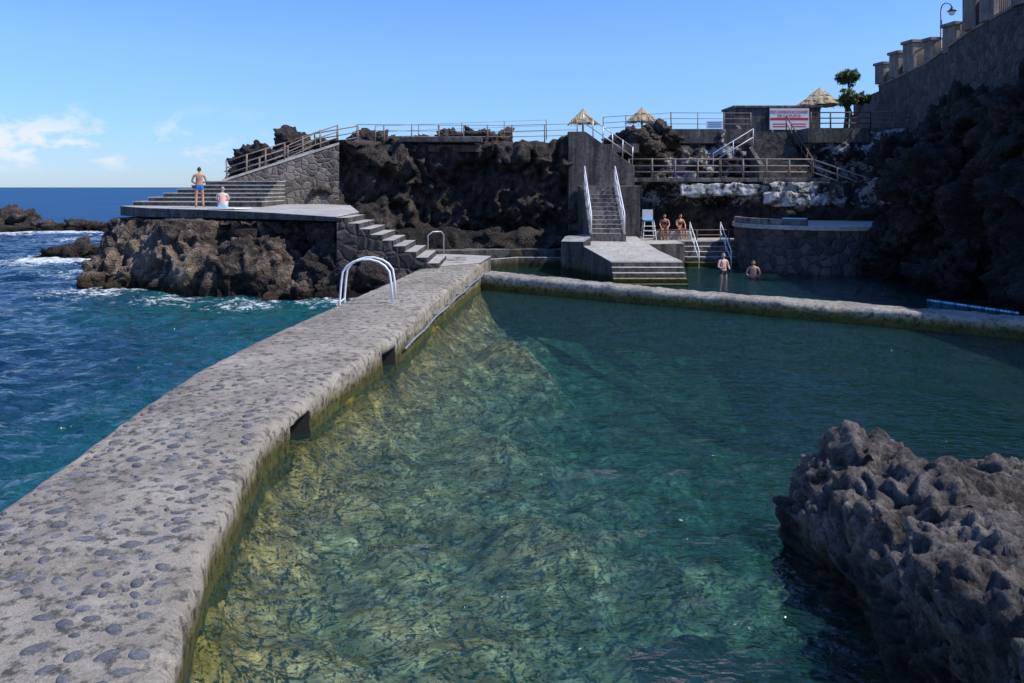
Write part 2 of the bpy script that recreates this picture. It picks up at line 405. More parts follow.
# cobbles set in the wall top
mb=MB('embedded_cobblestones',['cobble']); placed=[]
tries=0
while len(placed)<330 and tries<9000:
    tries+=1
    y=random.uniform(4.5,14.5); xi,xo=sm(y,1),sm(y,2); x=random.uniform(xo+.15,xi-.25)
    if random.random()<max(0,(y-7.2)/8): continue
    if noise.noise(Vector((x*.8,y*.8,3)))<random.uniform(-.3,.15): continue
    a=random.choice([random.uniform(.035,.06),random.uniform(.06,.09),random.uniform(.08,.125)])
    if any((x-q[0])**2+(y-q[1])**2<(a+q[2])**2*1.1 for q in placed): continue
    placed.append((x,y,a))
    rr=Matrix.Rotation(random.uniform(-1.2,1.2),3,'Z'); sd=random.random()*50
    t_=(x-xo)/(xi-xo); z=sm(y,3)+.03*math.sin(math.pi*t_)+wtop(x,y)
    mb.ell((x,y,z-random.uniform(.006,.018)),(a*random.uniform(.9,1.25),a*random.uniform(.55,.85),random.uniform(.022,.036)),0,14,8,
        lambda q:q*(1+.3*noise.noise(q*9+Vector((sd,0,0)))),rr)
mb.build()

# pipe along inner face
mb=MB('water_pipe',['bluepipe']); pts=[]
for k in range(30):
    y=18.2+k*.44; pts.append((sm(y,1)+.12,y,.26+.012*k+.02*math.sin(k*.9)))
mb.tube(pts,.028,8)
for k in range(1,29,4):
    p=pts[k]; mb.obox((p[0]-.06,p[1],p[2]),(.16,.05,.09),0)
mb.build()

# divider wall
A=Vector((-1.35,30.9,0)); B=Vector((17.6,17.7,0)); D=(B-A).normalized(); Np=Vector((-D.y,D.x,0)) 
Ln=(B-A).length; nn=220
rowp=[(-.02,-1.6),(-.02,-.8),(-.02,-.3),(0,0),(0,.2),(.0,.36),(.03,.43),(.09,.48)]+[(.09+ .95*q/9,.49+.015*math.sin(q)) for q in range(1,9)]+[(1.04,.48),(1.1,.43),(1.12,.33),(1.12,0),(1.12,-.8),(1.12,-1.6)]
def fn(i,j):
    s=Ln*j/(nn-1); a,z=rowp[i]; wid=1.0-.1*math.sin(s*.3)
    p=A+D*s+Np*(a*wid)+Vector((0,0,z*(lerp(1.25,.95,min(1,s/8))) if z>0 else z))
    d=.05*fr(p,1.1,4,5)+.03*fr(p,4,5,4)
    return p+Vector((0,0,d))-Np*d*1.2
grid('pool_divider_wall',len(rowp),nn,fn,concmat('divider_concrete',(.2,.18,.145),(.38,.35,.29),(.05,.05,.045),.7,.8,1.2),True,flip=True)

# ------------------------------------------------------------------ water + beds
def mid(y):
    if y<31: return (sm(y,1)+sm(y,2))/2
    if y<36: return lerp((sm(31,1)+sm(31,2))/2,-6,(y-31)/5)
    return lerp(-6,-14,min(1,(y-36)/8))
m=bpy.data.materials.new('sea_water'); t=NT(m)
cox=t.n('ShaderNodeTexCoord').outputs['Object']
at=t.n('ShaderNodeAttribute',{'attribute_name':'sea'}); sp_=t.n('ShaderNodeSeparateColor',Color=at.outputs[0])
mpp=t.n('ShaderNodeMapping',Vector=cox,Rotation=(0,0,.5),Scale=(1,1.5,1))
h1=noise_(t,mpp.outputs[0],.8,4,.5,.3); h2=noise_(t,mpp.outputs[0],2.8,4,.55,.4); h3=noise_(t,cox,.12,3,.5)
hh=t.math('ADD',t.math('MULTIPLY',h1,1.0),t.math('ADD',t.math('MULTIPLY',h2,.38),t.math('MULTIPLY',h3,2.0)))
bp=t.n('ShaderNodeBump',Strength=1,Distance=.55,Height=hh)
pn=noise_(t,cox,.35,6,.7)
base=t.mix(t.math('ADD',sp_.outputs[0],t.math('MULTIPLY',t.math('SUBTRACT',pn,.5),.5),True),(.003,.022,.05),(.009,.095,.09))
fo=t.math('MULTIPLY',t.ramp(t.math('ADD',noise_(t,cox,2.2,9,.75,1.2),t.math('MULTIPLY',sp_.outputs[1],.3)),[(.65,0),(.78,1)]),t.ramp(sp_.outputs[1],[(.04,0),(.35,1)]))
pb=t.n('ShaderNodeBsdfPrincipled',Base_Color=t.mix(fo,base,(.7,.75,.75)),Roughness=t.math('ADD',.08,t.math('MULTIPLY',fo,.5)),IOR=1.33,Normal=bp.outputs[0])
t.out(pb.outputs[0]); M['sea']=m
# open sea seen at a very flat angle: choppy, so it behaves as a rougher, less mirror-like surface
m=bpy.data.materials.new('open_sea_water'); t=NT(m)
cox=t.n('ShaderNodeTexCoord').outputs['Object']
mpp=t.n('ShaderNodeMapping',Vector=cox,Scale=(.35,1.0,1))
a1=noise_(t,mpp.outputs[0],.12,8,.7,.3); a2=noise_(t,mpp.outputs[0],.012,6,.6)
bc=t.mix(t.ramp(t.math('ADD',t.math('MULTIPLY',a1,.6),t.math('MULTIPLY',a2,.4)),[(.4,0),(.6,1)]),(.006,.045,.115),(.012,.075,.165))
pb=t.n('ShaderNodeBsdfPrincipled',Base_Color=bc,Roughness=.45,IOR=1.15)
t.out(pb.outputs[0]); M['opensea']=m
m=bpy.data.materials.new('pool_water'); t=NT(m)
cox=t.n('ShaderNodeTexCoord').outputs['Object']
mpp=t.n('ShaderNodeMapping',Vector=cox,Rotation=(0,0,.35),Scale=(1,1.7,1))
h1=noise_(t,mpp.outputs[0],1.1,3,.5,.5); h2=noise_(t,mpp.outputs[0],3.2,3,.5,.9); h3=noise_(t,mpp.outputs[0],9,2,.5,.5)
hs=t.math('ADD',h1,t.math('ADD',t.math('MULTIPLY',h2,.6),t.math('MULTIPLY',h3,.18)))
bp=t.n('ShaderNodeBump',Strength=1,Distance=.2,Height=hs)
fz=t.n('ShaderNodeFresnel',IOR=1.34,Normal=bp.outputs[0]).outputs[0]
gl=t.n('ShaderNodeBsdfGlossy',Color=(1,1,1,1),Roughness=.03,Normal=bp.outputs[0])
tr=t.n('ShaderNodeBsdfTransparent',Color=(.93,.965,.93,1))
df=t.n('ShaderNodeBsdfDiffuse',Color=(.03,.15,.115,1),Normal=bp.outputs[0])
m1=t.n('ShaderNodeMixShader',i0=.14,i1=tr.outputs[0],i2=df.outputs[0])
m2=t.n('ShaderNodeMixShader',i0=fz,i1=m1.outputs[0],i2=gl.outputs[0])
t.out(m2.outputs[0]); M['pool']=m

def steps(a,b,f):
    r=[];y=a
    while y<b: r.append(y); y+=f(y)
    r.append(b); return r
Ys=steps(1.5,80,lambda y:.07+.005*y); NX=190
foamc=[(-16,30.5,2.6,.7),(-12,28.3,2.0,.65),(-9,27.0,1.8,.65),(-6.3,27.3,1.8,.65),(-20,37,3,.6),(-25,43.2,3.6,1),(-39,71,5,1),(-30,68,6,.9),(-33,60,4,.6),(-44,69,5,.9)]
seaA=[]
def fn(i,j):
    y=Ys[j]; x1=mid(y); x0=-75; s=1-i/(NX-1); x=x1-(x1-x0)*s**1.7
    edge=min(1,(80-y)/12,(x-x0)/12); 
    z=edge*(.11*fr((x*.8,y*1.2,0),.6,2,4)+.05*rg((x,y*1.4,0),1.1,3)+.02*rg((x,y,0),2.7,5))
    sh=max([.8*math.exp(-((x-a)**2+(y-b)**2)/(r*r*7)) for a,b,r in ((-7,25,1.9),(-9.5,26.5,2.0),(-5.5,21,1.4),(-12,30,1.2))])
    sh=max(sh,.6*math.exp(-(x1-x-2.0)/2.4) if y<31 else 0)
    f=max(a[3]*math.exp(-((x-a[0])**2+(y-a[1])**2)/(a[2]**2)) for a in foamc)
    f=max(f,.2*math.exp(-(x1-x-1.3)/.4) if y<31 else 0)
    seaA.append((min(1,sh),min(1,max(0,f)),0,1)); return (x,y,z-.02)
sea=grid('sea_water',NX,len(Ys),fn,M['sea'])
ca=sea.data.color_attributes.new('sea','FLOAT_COLOR','POINT')
for k,c in enumerate(seaA): ca.data[k].color=c
me=bpy.data.meshes.new('sea_horizon')
me.from_pydata([(-6000,-200,-.03),(-74.5,-200,-.03),(-74.5,79,-.03),(-6000,79,-.03),(6000,79,-.03),(6000,7500,-.03),(-6000,7500,-.03)],[],[(0,1,2,3),(3,2,4,5,6)])
me.materials.append(M['opensea']); o=bpy.data.objects.new('sea_horizon',me); scn.collection.objects.link(o)
Yp=steps(1.5,47,lambda y:.12+.006*y)
def fn(i,j):
    y=Yp[j]; x1=mid(y); x=lerp(x1,26,i/119)
    return (x,y,.012*fr((x,y,0),.7,2,3))
grid('pool_water',120,len(Yp),fn,M['pool'])
# bed
m=bpy.data.materials.new('pool_bed'); t=NT(m)
cox=t.n('ShaderNodeTexCoord').outputs['Object']; z=t.n('ShaderNodeSeparateXYZ',Vector=cox).outputs[2]
wb=t.mix(.06,cox,t.n('ShaderNodeTexNoise',Vector=cox,Scale=3.0,Detail=3).outputs[1],'ADD')
n1=noise_(t,wb,.8,8,.65,.8); n2=noise_(t,wb,1.9,9,.68,.8); n4=noise_(t,wb,14,5,.7)
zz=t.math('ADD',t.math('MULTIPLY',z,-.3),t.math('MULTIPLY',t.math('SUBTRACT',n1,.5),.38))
c=t.ramp(zz,[(.02,(.16,.125,.03)),(.14,(.24,.205,.085)),(.28,(.18,.20,.115)),(.46,(.085,.15,.10)),(.62,(.022,.09,.055)),(.85,(.006,.045,.025))])  # algae tones when shallow; darker green with depth paints light absorbed by water
v=t.n('ShaderNodeTexVoronoi',{'feature':'F1'},Vector=wb,Scale=2.9)
vc=t.n('ShaderNodeSeparateColor',Color=v.outputs[1]).outputs[1]
peb=t.math('MULTIPLY',t.ramp(vc,[(.0,.5),(.5,1),(1,1.5)]),t.ramp(v.outputs[0],[(.3,1.15),(.6,.5)]))
c=t.mix(.6,c,peb,'MULTIPLY')
c=t.mix(.95,c,t.ramp(n2,[(.33,.38),(.48,.9),(.66,1.85)]),'MULTIPLY')
c=t.mix(.5,c,t.ramp(n4,[(.3,.65),(.7,1.4)]),'MULTIPLY')
b=t.n('ShaderNodeBsdfPrincipled',Base_Color=c,Roughness=1)
b.inputs['Specular IOR Level'].default_value=0
t.out(b.outputs[0]); M['bed']=m
def bedz(x,y):
    xi=sm(min(y,33),1); jx=.9*fr((x,y,0),.35,9,3); d=max(0,x-xi)
    z=-.12-1.2*(1-math.exp(-d/.8))
    z-= .8*sst(9,21,y+jx*3)*sst(0,4,d+jx)
    z-= 1.2*sst(2.0,7.0,x+jx)
    z-=.7*sst(10,14,y+jx)*sst(-.5,5,x+jx*1.5)
    g=math.exp(-(((x+.1)/1.3)**2+((y-22.5)/2.4)**2)); z=lerp(z,-.55,min(1,g*.9))
    g=math.exp(-(((x-2.5)/2.2)**2+((y-7)/2)**2)); z-=.6*g
    g=math.exp(-(((x-.6)/1.6)**2+((y-6.6)/.9)**2)); z+=.35*g
    return z+.34*fr((x,y,0),.6,6,5)+.10*vblk((x,y,0),1.1,2)+.05*vblk((x,y,0),3.0,4)
Yb=steps(1.0,47,lambda y:.06+.006*y)
def fn(i,j):
    x=-6+i*.09 if i<180 else 10.2+(i-180)*.4; y=Yb[j]; return (x,y,bedz(x,y))
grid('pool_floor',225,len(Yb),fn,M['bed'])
me=bpy.data.meshes.new('ground'); me.from_pydata([(-6000,-200,-5),(6000,-200,-5),(6000,7500,-5),(-6000,7500,-5)],[],[(0,1,2,3)]); me.materials.append(M['lava'])
o=bpy.data.objects.new('ground',me); scn.collection.objects.link(o)

# ------------------------------------------------------------------ foreground rock
E=[((4.35,7.9,-.1),(1.55,1.6,1.2),.2),((3.95,8.8,-.1),(.95,.75,1.3),.1),((5.7,8.6,-.1),(1.7,1.3,1.1),0),((7.6,8.4,0),(2.0,1.7,1.05),0),((4.3,6.1,-.1),(1.55,1.7,1.35),.1),
   ((4.1,4.3,-.1),(1.6,1.9,1.5),0),((6.3,6.0,.25),(2.2,2.4,1.3),0),((3.6,2.4,0),(1.5,1.5,1.5),0),((9.5,7,0),(2,3,1.3),0),((5.6,3.6,.2),(2.2,2.2,1.6),.3),((3.65,7.5,-.3),(.75,1.6,1.1),0),((3.75,5.6,-.3),(1.0,1.5,1.2),0)]
def df_(p,n_):
    q=Vector((p.x,p.y,p.z*1.1)); r=Vector((p.x*1.0+p.z*.4,p.y*.6,p.z*1.5-p.x*.4))
    d=.20*fr(q,.6,21,3)+.20*vblk(r,.9,3)+.13*vblk(r,2.2,6)+.075*vblk(q,4.9,9)+.03*rg(r,2.4,5)+.04*fr(q,6,9,5)+.022*rg(q,9,7)
    return n_*(d-.06)
massif('lava_rock_outcrop',E,M['fg'],.033,df_,smi=14)

# ------------------------------------------------------------------ left platform
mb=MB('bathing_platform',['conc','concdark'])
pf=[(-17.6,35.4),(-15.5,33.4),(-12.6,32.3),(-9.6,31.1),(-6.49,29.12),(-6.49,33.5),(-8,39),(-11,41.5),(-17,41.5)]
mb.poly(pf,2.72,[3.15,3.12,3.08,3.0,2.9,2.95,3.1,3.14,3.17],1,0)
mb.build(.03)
mb=MB('platform_steps',['conc','stoned'])  # dark masonry on the upright faces stands in for the steps' shaded side
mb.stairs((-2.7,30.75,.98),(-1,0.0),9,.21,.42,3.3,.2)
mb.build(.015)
mb=MB('landing_slab',['conc','concdark'])
mb.poly([(-3.4,29.1),(-1.25,30.9),(-.9,34),(-3.0,35),(-5,34)],-.5,1.03,1,0)
mb.build(.03)
mb=MB('upper_steps',['conc','concdark'])
for i in range(6):
    mb.box(-17.4+.5*i,-11.5+.01*i,36.2+.42*i,41.2+.01*i,3.0+.19*i,3.15+.19*(i+1),1)
    mb.box(-17.43+.5*i,-11.47+.01*i,36.17+.42*i,41.23+.01*i,3.153+.19*(i+1)-.05,3.156+.19*(i+1),0)
mb.build(.01)
def dt_(p,n_):
    q=Vector((p.x,p.y,p.z*.75))
    d=.60*fr(q,.4,41,5)+.36*vblk(q,.6,3)+.24*vblk(q,1.4,6)+.10*vblk(q,3.2,9)+.05*rg(q,1.4,5)+.03*rg(q,4,7)
    return n_*(d-.15)
ET=[((-15.6,34.2,.6),(2.5,2.2,2.2),0),((-13.0,32.0,.5),(2.2,1.8,2.4),0),((-9.6,30.2,.4),(1.7,1.6,2.35),0),((-12.2,30.6,-.2),(1.8,1.4,2.0),.2),
    ((-17.6,37,.3),(2.0,2.2,2.1),0),((-18.8,40.0,.1),(1.5,2.0,1.4),0),((-14.8,32,-.3),(1.6,1.5,1.7),0),((-8.6,28.8,-.3),(.9,.9,1.3),0),((-10.6,29.2,-.2),(1.0,.9,1.8),0)]
massif('coastal_rock',ET,M['tan'],.09,dt_,[([(-17.9,35.2),(-15.6,33.0),(-12.6,31.9),(-10.9,31.2),(-9.3,30.9),(-7.9,31.4),(-8,40),(-17.4,41)],-1.5,2.85)],2.62)
ET=[((-6.8,30.2,.1),(1.5,1.5,2.1),0),((-5.4,29.2,-.2),(1.2,1.1,1.9),0),((-4.3,28.9,-.4),(1.1,.9,1.45),0),((-6.2,28.7,-.4),(1.1,.9,1.7),0),((-3.6,29.0,-.6),(.8,.7,1.2),0)]
def ds_(p,n_):
    return n_*(.3*fr(p,.6,44,5)+.25*vblk(p,1.1,3)+.12*vblk(p,2.4,6)+.05*vblk(p,5,9)-.1)
massif('steps_rock',ET,M['lava'],.07,ds_,[([(-8.2,31),(-6.6,29.3),(-6.2,33),(-8.2,34)],-1,2.75)],2.62)
for k,(x,y,r,h) in enumerate([(-16.6,32.6,1.1,.9),(-7.6,27.9,.6,.5)]):
    boulder('shore_rock',(x,y,.1),(r,r*.8,h*1.15),M['tan'],k+30,5,.7)
for k,(x,y,rx,ry,rz) in enumerate([(-48.0,75,2.8,2.5,1.7),(-44,74,2.6,2,1.0),(-39,73,2.8,1.6,1.0),(-51,76,3,3,1.0),(-24.6,44.8,1.7,1.0,.75),(-26.0,45.2,1.2,.8,.5),(-23.2,45.6,1.0,.8,.45),(-35.5,72,1.8,1.4,.6),(-45,71,3.5,1.2,.4),(-32,70,1.4,1,.35)]):
    boulder('reef_rock',(x,y,0),(rx,ry,rz),M['lava'],k+60,5,.7,rx*.6)

# stone retaining wall and upper path
def wallstrip(name,pts,th,mats=('stone','conc'),cap=.12):
    mb=MB(name,list(mats))
    for a,b in zip(pts,pts[1:]):
        d=Vector((b[0]-a[0],b[1]-a[1],0)); L=d.length; d.normalize(); p=Vector((-d.y,d.x,0))*th
        A0=Vector((a[0],a[1],0));B0=Vector((b[0],b[1],0))
        vs=[A0+Vector((0,0,a[2])),B0+Vector((0,0,b[2])),B0+p+Vector((0,0,b[2])),A0+p+Vector((0,0,a[2])),
            A0+Vector((0,0,a[3])),B0+Vector((0,0,b[3])),B0+p+Vector((0,0,b[3])),A0+p+Vector((0,0,a[3]))]
        fs=[(0,3,2,1),(4,5,6,7),(0,1,5,4),(1,2,6,5),(2,3,7,6),(3,0,4,7)]
        mb.add(vs,fs,[0,1,0,0,0,0])
        if cap:
            q=p.normalized()*.04
            lo=Vector((0,0,.003)); hi=Vector((0,0,cap))
            vs=[vs[4]-q+lo,vs[5]-q+lo,vs[6]+q+lo,vs[7]+q+lo,vs[4]-q+hi,vs[5]-q+hi,vs[6]+q+hi,vs[7]+q+hi]
            mb.add(vs,fs,1)
    return mb.build()
wallstrip('stone_retaining_wall',[(-14.2,38.6,2.9,4.25),(-11.6,39.6,2.9,5.2),(-9.0,41.0,2.9,6.2)],1.2)
cliff('central_cliff',[(-10.2,40.2,.3,6.0),(-8.5,40.4,.3,6.4),(-6,41.4,.3,6.45),(-3,42.0,.3,6.35),(0,42.0,.3,6.45),(3.4,41.9,.3,6.4)],M['lava'],2.3,2.3,.5,.11,8,2,.5)
cliff('lower_lava_ledge',[(-9.5,38.2,.2,2.0),(-6.5,39.6,.2,1.9),(-2.5,40.6,.2,1.6),(2.0,41.0,.2,1.7),(4,40.6,.2,1.4)],M['lavacliff'],1.2,1.4,.8,.13,12,2,.3)
mb=MB('upper_terrace',['concmid','concdark'])
mb.poly([(-13,43),(-9,41.8),(3,43),(7,43.4),(7,80),(-13,80)],5.9,[5.6,6.25,6.3,6.4,6.4,5.6],1,0)
mb.poly([(7,46.8),(14.2,46.8),(14.2,49.6),(17.3,49.6),(17.3,46),(26,46),(60,60),(60,90),(7,90)],6.6,7.45,1,0)
mb.build()
mb=MB('stone_bench_slab',['concdark']); mb.box(-6.0,-1.6,41.7,42.9,6.38,6.66); mb.build(.03)
for k,(x,y,z,r) in enumerate([(-12.6,46,6.0,1.3),(-11.2,45.5,6.0,1.1),(-8.0,47,6.4,1.1),(-3.4,46,6.6,.9),(-1.8,45.6,6.6,.9),(-.9,46.5,6.5,.9),(-5.5,46,6.3,.8),(7.0,45.3,6.4,1.1),(8.7,46.2,7.0,.9),(5.9,45.5,6.3,.8),(-14.5,46,5.0,1.8),(-10,44,5.6,1.2),(-13.6,45,5.4,1.1)]):
    boulder('cliff_top_rock',(x,y,z),(r*1.2,r,r*.85),M['lava'],k+90,5,.7,r*.8)
mb=MB('rear_walkway',['concmid','concdark'])
mb.poly([(-6.5,38.4),(-3.0,39.8),(.5,40.6),(3.4,40.3),(3.4,42),(-7,42)],-.6,.8,1,0); mb.build(.03)
mb=MB('rear_pool_kerb',['conc','concdark'])
mb.poly([(-3.5,36.5),(-3.1,36.3),(.3,39.2),(3.2,39.1),(3.2,39.35),(.2,39.45)],-.6,.5,1,0); mb.build(.02)

# fences along the top
fence('wooden_fence',[(-14.0,38.7,4.3),(-11.5,39.8,5.25),(-9.1,41.2,6.25)],1.0,1.0)
fence('wooden_fence',[(-13.2,41.2,4.5),(-10.6,42.4,5.9),(-8.4,43,6.35)],1.0,1.3)
fence('wooden_fence',[(-8.4,42.6,6.4),(-4,43.0,6.4),(0,43.2,6.4),(3.6,43.3,6.5)],1.0,1.5,mats=('wood',),pr=.035,rr=.016)
fence('wooden_fence',[(-7.8,45,6.5),(2,45.6,6.9)],1.0,2.2,mats=('wood',),pr=.025,rr=.01)
fence('wooden_fence',[(5.4,46.6,7.1),(9.5,47,7.4),(14.3,47.2,7.4)],1.05,1.6,mats=('wood',),pr=.03,rr=.016)

# ------------------------------------------------------------------ central stairs
mb=MB('stair_wall',['concmid','concdark'])
pr_=[(0,.5),(0,6.95),(.9,6.95),(3.5,5.1),(3.5,.5)]
mb.prism(pr_,(3.0,42.3,0),(1,0),.9)
mb.box(2.95,4.3,43.0,46.0,5.9,6.85,0)
mb.build(.02)
fence('stair_handrail',[(3.8,41.95,6.95),(6.4,41.95,5.15)],1.0,.65,(.5,.98),('steel',),.03,.028)
M['steptread']=concmat('pale_step_concrete',(.38,.36,.32),(.55,.52,.47),(.12,.12,.11),.3,.3,1)
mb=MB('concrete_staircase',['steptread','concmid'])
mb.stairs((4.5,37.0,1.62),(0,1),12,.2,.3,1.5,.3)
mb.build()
mb=MB('stair_landing',['conc','concdark'])
mb.poly([(3.5,40.6),(6.6,40.6),(6.6,41.8),(3.5,41.8)],.5,4.06,1,0)
mb.build(.02)
for x in (3.72,5.28):
    mb=MB('stair_kerb',['conc','concmid'])
    prf=[(0,.3),(0,1.8),(.2,1.9),(3.6,4.2),(3.6,.3)]
    mb.prism(prf,(x,36.95,0),(0,1),.16); mb.build(.02)
def rail(name,pts,mat='white',h=.95,r=.03,posts=True,midr=True):
    mb=MB(name,[mat]); P=[Vector(p) for p in pts]; up=Vector((0,0,h))
    mb.tube([P[0]]+[p+up for p in P]+[P[-1]],r,8)
    if midr: mb.tube([p+up*.5 for p in P],r*.7,8)
    for a,b in zip(P,P[1:]):
        n=max(1,round((b-a).length/1.1))
        for i in range(1,n+1):
            q=a.lerp(b,i/n); mb.tube([q,q+up],r*.85,6)
    return mb.build()
rail('stair_handrail',[(3.72,37.0,1.8),(3.72,40.4,4.1)],r=.035)
rail('stair_handrail',[(5.28,37.0,1.8),(5.28,40.4,4.1)],r=.035)
mb=MB('pool_ramp',['conc','concdark'])
mb.poly([(3.2,35.2),(4.1,33.0),(7.15,33.0),(6.6,35.4),(6.0,38.0),(3.2,38.0)],-1.2,[1.35,.9,.9,1.15,1.62,1.62],1,0)
mb.stairs((5.62,31.7,-.12),(0,1),5,.2,.26,3.0,-1.2)
mb.poly([(2.3,37.0),(3.2,35.3),(3.6,36.0),(3.6,38.4),(2.6,38.6)],-1,[1.45,1.55,1.7,1.7,1.6],1,0)
mb.build(.02)

# ------------------------------------------------------------------ terrace, bathing steps
mb=MB('lower_terrace',['conc','concdark'])
mb.poly([(5.9,38.4),(8.6,39.2),(8.6,41.0),(12.9,41.0),(16,40),(20,44),(16,47),(5.4,47),(5.9,41)],-1,1.2,1,0)
mb.stairs((10.7,39.0,-.25),(0,1),6,.24,.35,4.0,-1); mb.build(.015)
rail('pool_handrail',[(9.3,39.2,-.1),(9.3,41.2,1.2)],r=.03)
rail('pool_handrail',[(10.9,39.2,-.1),(10.9,41.2,1.2)],r=.03)
rail('pool_handrail',[(12.4,39.2,-.1),(12.4,41.2,1.2)],r=.03)
fence('terrace_fence',[(6.2,41.3,1.2),(13.2,41.6,1.2)],.55,1.6,(.5,.98),('woodd',),.04,.03)
cliff('cave_rock_wall',[(5.0,43.4,.8,4.5),(8,43.9,.8,4.5),(11.5,43.8,.8,4.5),(13.5,43.0,.8,4.3),(17,42.2,.8,4.3),(20,40.2,.8,4.5)],M['lavac'],1.4,1.7,.1,.12,15,1.5,.1)
mb=MB('balcony_walkway',['concmid','stoned','plaster'])
mb.poly([(6.3,42.9),(16.6,43.2),(17.3,42.8),(17.5,46.5),(6.3,47)],4.28,4.5,0,0)
mb.build(.02)
M['whitewash']=concmat('whitewash',(.4,.4,.38),(.62,.62,.6),(.04,.036,.032),1.0,.6,.3,.7,.46)
def dw_(p,n_): return n_*(.12*fr(p,.9,3,4)+.07*vblk(p,1.5,4)+.04*vblk(p,4,2))
massif('whitewashed_wall',[],M['whitewash'],.07,dw_,[([(9.2,42.9),(16.7,43.16),(16.7,43.5),(9.2,43.2)],3.55,4.2),([(13.6,42.65),(17.3,42.2),(17.5,42.6),(13.7,43.0)],3.0,3.7)],None,3)
fence('wooden_fence',[(6.4,43.0,4.5),(11.4,43.15,4.5),(16.5,43.3,4.5),(19.8,41.0,3.0)],1.05,1.3,(.3,.62,.97),('wood',),.055,.042)
mb=MB('side_steps',['conc','concdark']); mb.stairs((19.7,41.7,2.9),(-.82,.57),8,.2,.45,1.3,1.0); mb.build()
cliff('upper_lava_face',[(6.2,46.3,4.3,6.7),(8.5,46.2,4.3,7.3),(11.5,46.8,4.3,7.3),(14.2,46.3,4.3,7.2)],M['lavaw'],1.2,1.4,.4,.13,17,1.5,.25)
cliff('upper_lava_face',[(17.3,46.3,4.3,7.2),(20,45.6,3.5,7.3),(23,44.6,3.0,7.4),(26,44,3,7.6)],M['lavaw'],1.2,1.4,.6,.13,18,1.5,.25)
mb=MB('upper_staircase',['concmid','concdark'])
mb.stairs((15.75,44.9,4.5),(0,1),17,.174,.275,2.8,4.4); mb.build()
mb=MB('stair_side_wall',['conc','concdark']); mb.prism([(0,4.5),(0,5.3),(4.7,7.9),(4.7,4.5)],(14.2,44.9,0),(0,1),.25); mb.build(.02)
rail('stair_handrail',[(11.6,45.4,5.0),(13.9,45.4,6.4)],r=.03)
rail('stair_handrail',[(17.2,45.0,4.6),(17.2,49.4,7.5)],'woodd',r=.04)
fence('wooden_fence',[(17.6,46.4,7.4),(21,46.2,7.4),(25,45.4,7.4)],1.0,1.3,mats=('woodd',),pr=.05,rr=.035)
mb=MB('kiosk_wall',['concmid','concdark']); mb.box(14.2,19.7,50.3,53,7.4,9.05,1); mb.box(14.1,19.8,50.2,53.1,9.053,9.2,0); mb.build(.02)
def text(name,s,loc,size,mat,rz=0):
    cu=bpy.data.curves.new(name,'FONT'); cu.body=s; cu.size=size; cu.align_x='CENTER'; cu.extrude=.004
    ob=bpy.data.objects.new(name,cu); ob.location=loc; ob.rotation_euler=(math.radians(90),0,rz); scn.collection.objects.link(ob); cu.materials.append(M[mat]); return ob
mb=MB('beach_sign',['signw','red']); mb.box(16.4,18.9,50.12,50.18,7.65,9.0,0)
mb.box(16.44,18.86,50.112,50.119,8.26,8.40,1)
for k in range(2): mb.box(16.6,17.5,50.112,50.119,7.82+.16*k,7.88+.16*k,1); mb.box(17.8,18.7,50.112,50.119,7.82+.16*k,7.88+.16*k,1)
for x in (16.6,18.7): mb.box(x-.04,x+.04,50.185,50.25,7.4,9.0,0)
sg=mb.build()
for tt,z,s_ in (('RECOMENDACIONES',8.72,.25),('DE LA PLAYA',8.47,.25)):
    o=text('lettering',tt,(17.65,50.105,z),s_,'red'); o.parent=sg
mb=MB('notice_board',['signw','blue']); mb.box(11.6,12.6,47.0,47.05,7.5,7.95,0)
for k in range(3): mb.box(11.7,12.5,46.992,46.998,7.58+.12*k,7.63+.12*k,1)
mb.build()
def parasol(x,y,z0,zt,ze,r):
    mb=MB('straw_parasol',['straw','bark']); mb.tube([(x,y,z0),(x,y,zt)],.06,8,1)
    n=26
    for tier in range(3):
        za=lerp(zt,ze,tier*.28); zb=lerp(zt,ze,.45+tier*.28); ra=r*tier*.25+.03; rb=r*(.5+tier*.25)
        vs=[];fs=[]
        for i in range(n):
            a=2*math.pi*i/n; k=random.uniform(.92,1.1)
            vs+=[(x+ra*math.cos(a),y+ra*math.sin(a),za),(x+rb*k*math.cos(a),y+rb*k*math.sin(a),zb-random.uniform(0,.12))]
        for i in range(n): fs.append((2*i,2*i+1,(2*i+3)%(2*n),(2*i+2)%(2*n)))
        mb.add(vs,fs,0)
    for i in range(160):
        a=random.uniform(0,6.28); rr=r*random.uniform(.6,1.0); z=lerp(zt,ze,rr/r)
        mb.tube([(x+rr*math.cos(a),y+rr*math.sin(a),z+.03),(x+(rr+.18)*math.cos(a),y+(rr+.18)*math.sin(a),z-.22)],.012,3,0)
    mb.build()
parasol(20.3,52,7.4,10.55,9.45,1.35); parasol(4.5,50,6.4,8.95,8.1,.85); parasol(8.25,50,7.3,9.05,8.2,.95)
